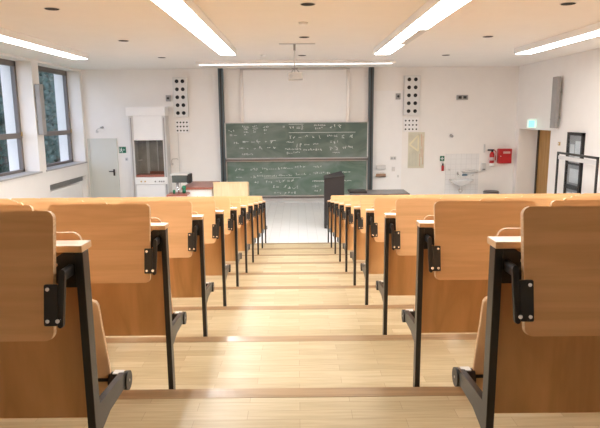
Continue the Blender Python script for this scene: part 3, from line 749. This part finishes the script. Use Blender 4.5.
# wash basin
t = thing('wash_basin', (4.72, YW, .27), 'white ceramic wash basin on the white tiles of the front wall', 'wash basin')
mb = MB(); n = 28; rings = []
for (r, z, fac) in ((.08, .475, 1), (.17, .52, 1), (.28, .58, 1), (.345, .635, 1), (.35, .66, 1), (.32, .66, 1), (.27, .61, 1), (.16, .56, 1), (.03, .555, 1)):
    ring = []
    for k in range(n):
        a = 2 * math.pi * k / n
        ring.append(mb.bm.verts.new((4.72 + r * 1.02 * math.cos(a), min(YW - .23 + r * .72 * math.sin(a), YW - .013), z)))
    rings.append(ring)
for a, b in zip(rings, rings[1:]):
    for k in range(n):
        f = mb.bm.faces.new((a[k], a[(k + 1) % n], b[(k + 1) % n], b[k])); f.smooth = True
mb.bm.faces.new(rings[0][::-1]); mb.bm.faces.new(rings[-1])
mb.build('bowl', 'ceramic', t)
mb = MB(); mb.cyl((4.72, YW - .22, .48), (4.72, YW - .22, .33), .034); mb.tube([(4.72, YW - .22, .34), (4.72, YW - .20, .29), (4.72, YW - .14, .28), (4.72, YW - .12, .33), (4.72, YW, .34)], .022); mb.sphere((4.72, YW - .20, .33), .065)
mb.build('drain_trap', 'metal', t)
t = thing('basin_tap', (4.74, YW, .74), 'chrome tap with blue mark on the tiles above the wash basin', 'tap')
mb = MB(); mb.tube([(4.66, YW, .80), (4.66, YW - .08, .80), (4.66, YW - .16, .79), (4.66, YW - .18, .75)], .014); mb.cyl((4.66, YW - .04, .80), (4.66, YW - .04, .87), .02); mb.build('spout', 'chrome', t)
mb = MB(); mb.box(4.80, 4.95, YW - .05, YW - .012, .75, .80, bev=.006); mb.build('mixer', plain('blue grey plastic', (.12, .22, .30), .4), t)
for x, z in ((4.42, .93), (5.11, .77)):
    tag(MB().cyl((x, YW - .05, z), (x, YW - .012, z), .025).build('tap_knob', 'metal'), 'small metal knob on the tiles %s' % ('left above the basin rim' if x < 4.7 else 'at the right end of the basin'), 'knob')
t = thing('soap_shelf', (5.03, YW, .82), 'small white ledge with soap dish on the tiles above the basin', 'shelf')
B(4.77, 5.27, YW - .13, YW - .012, .88, .90, bev=.004).build('ledge', 'ceramic', t)
mb = MB(); mb.sphere((5.06, YW - .075, .925), .075, (1.4, .6, .35)); mb.build('dish', 'lightgrey', t)
mb = MB(); mb.box(4.80, 4.86, YW - .08, YW - .012, .84, .88); mb.box(5.18, 5.24, YW - .08, YW - .012, .84, .88); mb.build('bracket', 'metal', t)
t = thing('towel_dispenser', (5.4, YW, .9), 'grey paper towel dispenser on the wall between basin and fire extinguisher', 'dispenser')
B(5.335, 5.465, YW - .10, YW, .905, 1.12, bev=.012).build('case', 'lightgrey', t)
B(5.36, 5.44, YW - .104, YW - .098, .93, .955).build('slot', 'black', t)
t = thing('wall_hook_rail', (5.42, YW, 1.42), 'slim grey rail fixed upright on the wall left of the fire extinguisher', 'rail')
B(5.40, 5.44, YW - .03, YW, 1.42, 1.66, bev=.004).build('rail', 'lightgrey', t)
MB().cyl((5.42, YW - .06, 1.60), (5.42, YW - .03, 1.60), .012).build('hook', 'metal', t)
# fire extinguisher
t = thing('fire_extinguisher', (5.62, YW, 1.02), 'red fire extinguisher with black hose and white labels on the front wall', 'fire extinguisher')
mb = MB(); mb.cyl((5.62, YW - .10, 1.06), (5.62, YW - .10, 1.38), .066, n=24); mb.cyl((5.62, YW - .10, 1.38), (5.62, YW - .10, 1.44), .066, .03, n=24); mb.build('cylinder', 'red', t)
mb = MB(); mb.cyl((5.62, YW - .10, 1.20), (5.62, YW - .10, 1.29), .0675, n=24); mb.build('label', plain('faded label', (.74, .58, .56), .6), t)
mb = MB(); mb.cyl((5.62, YW - .10, 1.03), (5.62, YW - .10, 1.12), .068, n=24); mb.build('base_band', 'signwhite', t)
mb = MB(); mb.cyl((5.62, YW - .10, 1.43), (5.62, YW - .10, 1.49), .024); mb.box(5.49, 5.66, YW - .125, YW - .075, 1.475, 1.52, bev=.006); mb.build('valve', 'black', t)
mb = MB(); mb.tube([(5.62, YW - .10, 1.47), (5.68, YW - .11, 1.50), (5.725, YW - .12, 1.44), (5.72, YW - .12, 1.30), (5.715, YW - .12, 1.20)], .014); mb.build('hose', 'red', t)
# red box
t = thing('hose_box', (6.02, YW, 1.1), 'square red fire box with a pale label in the front corner of the room', 'fire box')
B(5.80, 6.175, YW - .16, YW, 1.11, 1.53, bev=.012).build('case', 'red', t)
B(5.825, 6.15, YW - .166, YW - .158, 1.135, 1.505, bev=.004).build('door', 'red', t)
B(5.92, 6.12, YW - .170, YW - .165, 1.395, 1.455).build('label', plain('pale red label', (.72, .45, .42), .5), t)
MB().cyl((5.85, YW - .18, 1.32), (5.85, YW - .166, 1.32), .014).build('lock', 'metal', t)
# bin
t = thing('waste_bin', (5.58, 16.05, 0), 'low dark grey waste bin on the floor under the fire extinguisher', 'waste bin')
MB().cyl((5.58, 16.05, 0), (5.58, 16.05, .30), .18, .22, n=28).build('bin_body', 'midgrey', t)
mb = MB(); mb.cyl((5.58, 16.05, .30), (5.58, 16.05, .335), .228, .20, n=28); mb.build('lid', plain('dark grey lid', (.12, .115, .12), .45), t)

# ------------------------------------------------------------------ side walls: things
t = thing('column_loudspeaker', (XL + .08, 13.42, 2.12), 'slim grey column loudspeaker on the pier between the windows', 'loudspeaker')
B(XL + .03, XL + .15, 13.32, 13.50, 2.12, 3.29, bev=.008).build('cabinet', 'speakergrey', t)
B(XL + .045, XL + .135, 13.314, 13.322, 2.15, 3.26).build('grille', 'midgrey', t)
mb = MB(); mb.box(XL, XL + .04, 13.38, 13.44, 2.4, 2.46); mb.box(XL, XL + .04, 13.38, 13.44, 2.95, 3.01); mb.build('bracket', 'black', t)
t = thing('column_loudspeaker', (XR - .1, 13.72, 2.16), 'slim grey column loudspeaker high on the wall near the wooden door', 'loudspeaker')
B(XR - .175, XR - .085, 13.52, 13.76, 2.17, 3.375, bev=.008).build('cabinet', 'speakergrey', t)
B(XR - .165, XR - .095, 13.514, 13.522, 2.2, 3.34).build('grille', 'speakergrey', t)
mb = MB(); mb.box(XR - .09, XR, 13.63, 13.69, 2.4, 2.46); mb.box(XR - .09, XR, 13.63, 13.69, 3.0, 3.06); mb.build('bracket', 'midgrey', t)
# hanging exit light over the recess
t = thing('exit_light', (XR - .12, 14.95, 2.155), 'glowing green exit light over the recess of the wooden door', 'exit light')
B(6.10, XR, 14.93, 14.99, 2.36, 2.41, bev=.004).build('bracket', 'white', t)
B(6.07, 6.29, 14.92, 15.0, 2.155, 2.36, bev=.006).build('case', 'exit_white', t)
mb = MB(); mb.box(6.085, 6.235, 14.912, 14.921, 2.17, 2.34); mb.build('green_panel', 'exit_emit', t)
t = thing('motion_sensor', (XR, 13.95, 2.33), 'tiny dark sensor on the wall beside the grey column speaker by the door', 'sensor')
B(XR - .05, XR, 13.98, 14.03, 2.34, 2.44, bev=.006).build('case', 'midgrey', t)
MB().sphere((XR - .05, 14.005, 2.38), .02).build('lens', 'black', t)
t = thing('door_bell', (XR, 13.55, 1.76), 'small brass push button on the wall between wooden door and black frame', 'button')
B(XR - .02, XR, 13.5, 13.6, 1.76, 1.84, bev=.005).build('plate', 'brass', t)
MB().cyl((XR - .03, 13.55, 1.8), (XR - .018, 13.55, 1.8), .018).build('push', 'offwhite', t)
# black showcase
t = thing('showcase', (XR, 12.7, .3), 'tall narrow black-framed showcase with papers on the wall behind the metal frame', 'showcase')
y0, y1, z0, z1 = 12.35, 13.07, .25, 2.09
mb = MB(); f = .065
mb.box(XR - .06, XR, y0, y0 + f, z0, z1); mb.box(XR - .06, XR, y1 - f, y1, z0, z1); mb.box(XR - .06, XR, y0, y1, z1 - f, z1); mb.box(XR - .06, XR, y0, y1, z0, z0 + f)
mb.box(XR - .05, XR - .02, y0, y1, .80, .90); mb.box(XR - .05, XR - .02, y0, y1, 1.36, 1.40)
mb.build('frame', 'black', t)
B(XR - .02, XR - .005, y0 + .05, y1 - .05, z0 + .05, z1 - .05).build('back_panel', 'midgrey', t)
for a, b, c, d in ((12.48, 12.72, 1.5, 1.9), (12.76, 12.95, 1.55, 1.82), (12.48, 12.9, .95, 1.27), (12.5, 12.7, .4, .74), (12.74, 12.96, .45, .72)):
    B(XR - .026, XR - .019, a, b, c, d).build('paper_sheet', 'paper', t)
B(XR - .055, XR - .05, y0 + .06, y1 - .06, z0 + .06, z1 - .06).build('glass_front', 'glass', t)
# metal frame in front of it
t = thing('metal_frame_stand', (5.9, 11.87, 0), 'black tubular metal frame with pale crossbar standing before the black showcase', 'stand')
for y in (11.02, 12.72):
    B(5.88, 5.92, y - .02, y + .02, .03, 1.66, bev=.003).build('post', 'steel_black', t)
    B(5.70, 6.10, y - .025, y + .025, 0, .04, bev=.003).build('foot', 'steel_black', t)
B(5.88, 5.92, 11.0, 12.74, 1.62, 1.665, bev=.003).build('top_rail', 'steel_black', t)
B(5.895, 5.915, 11.04, 12.70, 1.50, 1.585, bev=.003).build('crossbar', 'lightgrey', t)

# ------------------------------------------------------------------ outside the windows
struct(B(-40, XO - .02, -5, 60, -1.1, -1.0).build('ground', 'lawn', org=(0, 0, 0)))
tr = random.Random(3)
def tree(x, y, h, r, mat, label):
    t = thing('tree', (x, y, -1.0), label, 'tree', 'trees outside the windows')
    mb = MB(); mb.cyl((x, y, -1.0), (x, y, h * .55 - 1), .22, .13, n=12)
    for k in range(4):
        a = k * 1.7; mb.cyl((x, y, h * .3 - 1 + .2 * k), (x + r * .6 * math.cos(a), y + r * .6 * math.sin(a), h * .55 - 1 + .3 * k), .08, .03, n=8)
    mb.build('trunk', 'bark', t)
    mb = MB(); zc = h * .52 - 1
    for k in range(26):
        a, b, q = tr.uniform(0, 6.28), tr.uniform(-1, 1), tr.uniform(.2, .72)
        mb.sphere((x + r * q * math.cos(a), y + r * q * math.sin(a), zc + b * h * .40), r * tr.uniform(.22, .34), sub=2)
    for k in range(9000):
        a, b = tr.uniform(0, 6.28), tr.uniform(-1, 1); q = r * math.sqrt(max(.02, 1 - b * b)) * tr.uniform(.75, 1.08)
        c = Vector((x + q * math.cos(a), y + q * math.sin(a), zc + b * h * .48))
        u = Vector((tr.uniform(-1, 1), tr.uniform(-1, 1), tr.uniform(-1, 1))).normalized(); v = u.orthogonal().normalized() * tr.uniform(.04, .08); u = u * tr.uniform(.07, .13)
        mb.bm.faces.new([mb.bm.verts.new(c + w) for w in (-u, v, u, -v)])
    mb.build('foliage', mat, t)
for x, y, h, r, m, w in ((-10.5, 20.0, 7.4, 1.95, 'leafA', 'close to the wall, seen through the near window'), (-10.5, 24.6, 7.4, 1.95, 'leafB', 'close to the wall, seen through the far window'),
                         (-15.2, 28.0, 9.0, 2.2, 'leafB', 'farther off behind the near window'), (-15.2, 33.0, 9.0, 2.2, 'leafA', 'farther off, hidden mostly by the pier between the windows'), (-15.2, 38.0, 9.0, 2.2, 'leafB', 'farther off behind the far window')):
    tree(x, y, h, r, m, 'bushy blue-green tree outside, ' + w)

# ------------------------------------------------------------------ daylight
w = bpy.data.worlds.new('overcast sky'); scene.world = w; w.use_nodes = True
bg = w.node_tree.nodes['Background']; bg.inputs['Color'].default_value = (.74, .79, 1.0, 1); bg.inputs['Strength'].default_value = 3.1

# ------------------------------------------------------------------ camera
f_, p_, yw_, r_ = 561.06, .1725, .0034, -.0084
fw = Vector((math.sin(yw_) * math.cos(p_), math.cos(yw_) * math.cos(p_), -math.sin(p_)))
rt = Vector((math.cos(yw_), -math.sin(yw_), 0)); up = rt.cross(fw)
c, s_ = math.cos(r_), math.sin(r_)
rt2, up2 = rt * c + up * s_, up * c - rt * s_
cam = bpy.data.cameras.new('camera'); co = bpy.data.objects.new('camera', cam); COL.objects.link(co)
mw = Matrix((rt2, up2, -fw)).transposed().to_4x4(); mw.translation = Vector((0, 0, 2.5025)); co.matrix_world = mw
cam.sensor_width = 36; cam.lens = f_ / 600 * 36; cam.clip_start = .02; cam.clip_end = 200
scene.camera = co

vs = scene.view_settings
vs.view_transform = 'Standard'; vs.look = 'None'; vs.gamma = 1.0; vs.use_curve_mapping = False; vs.exposure = 0.14
cy = scene.cycles
cy.use_denoising = True; cy.max_bounces = 12; cy.diffuse_bounces = 8; cy.glossy_bounces = 4; cy.transparent_max_bounces = 12
cy.sample_clamp_indirect = 6.0; cy.caustics_reflective = False; cy.caustics_refractive = False
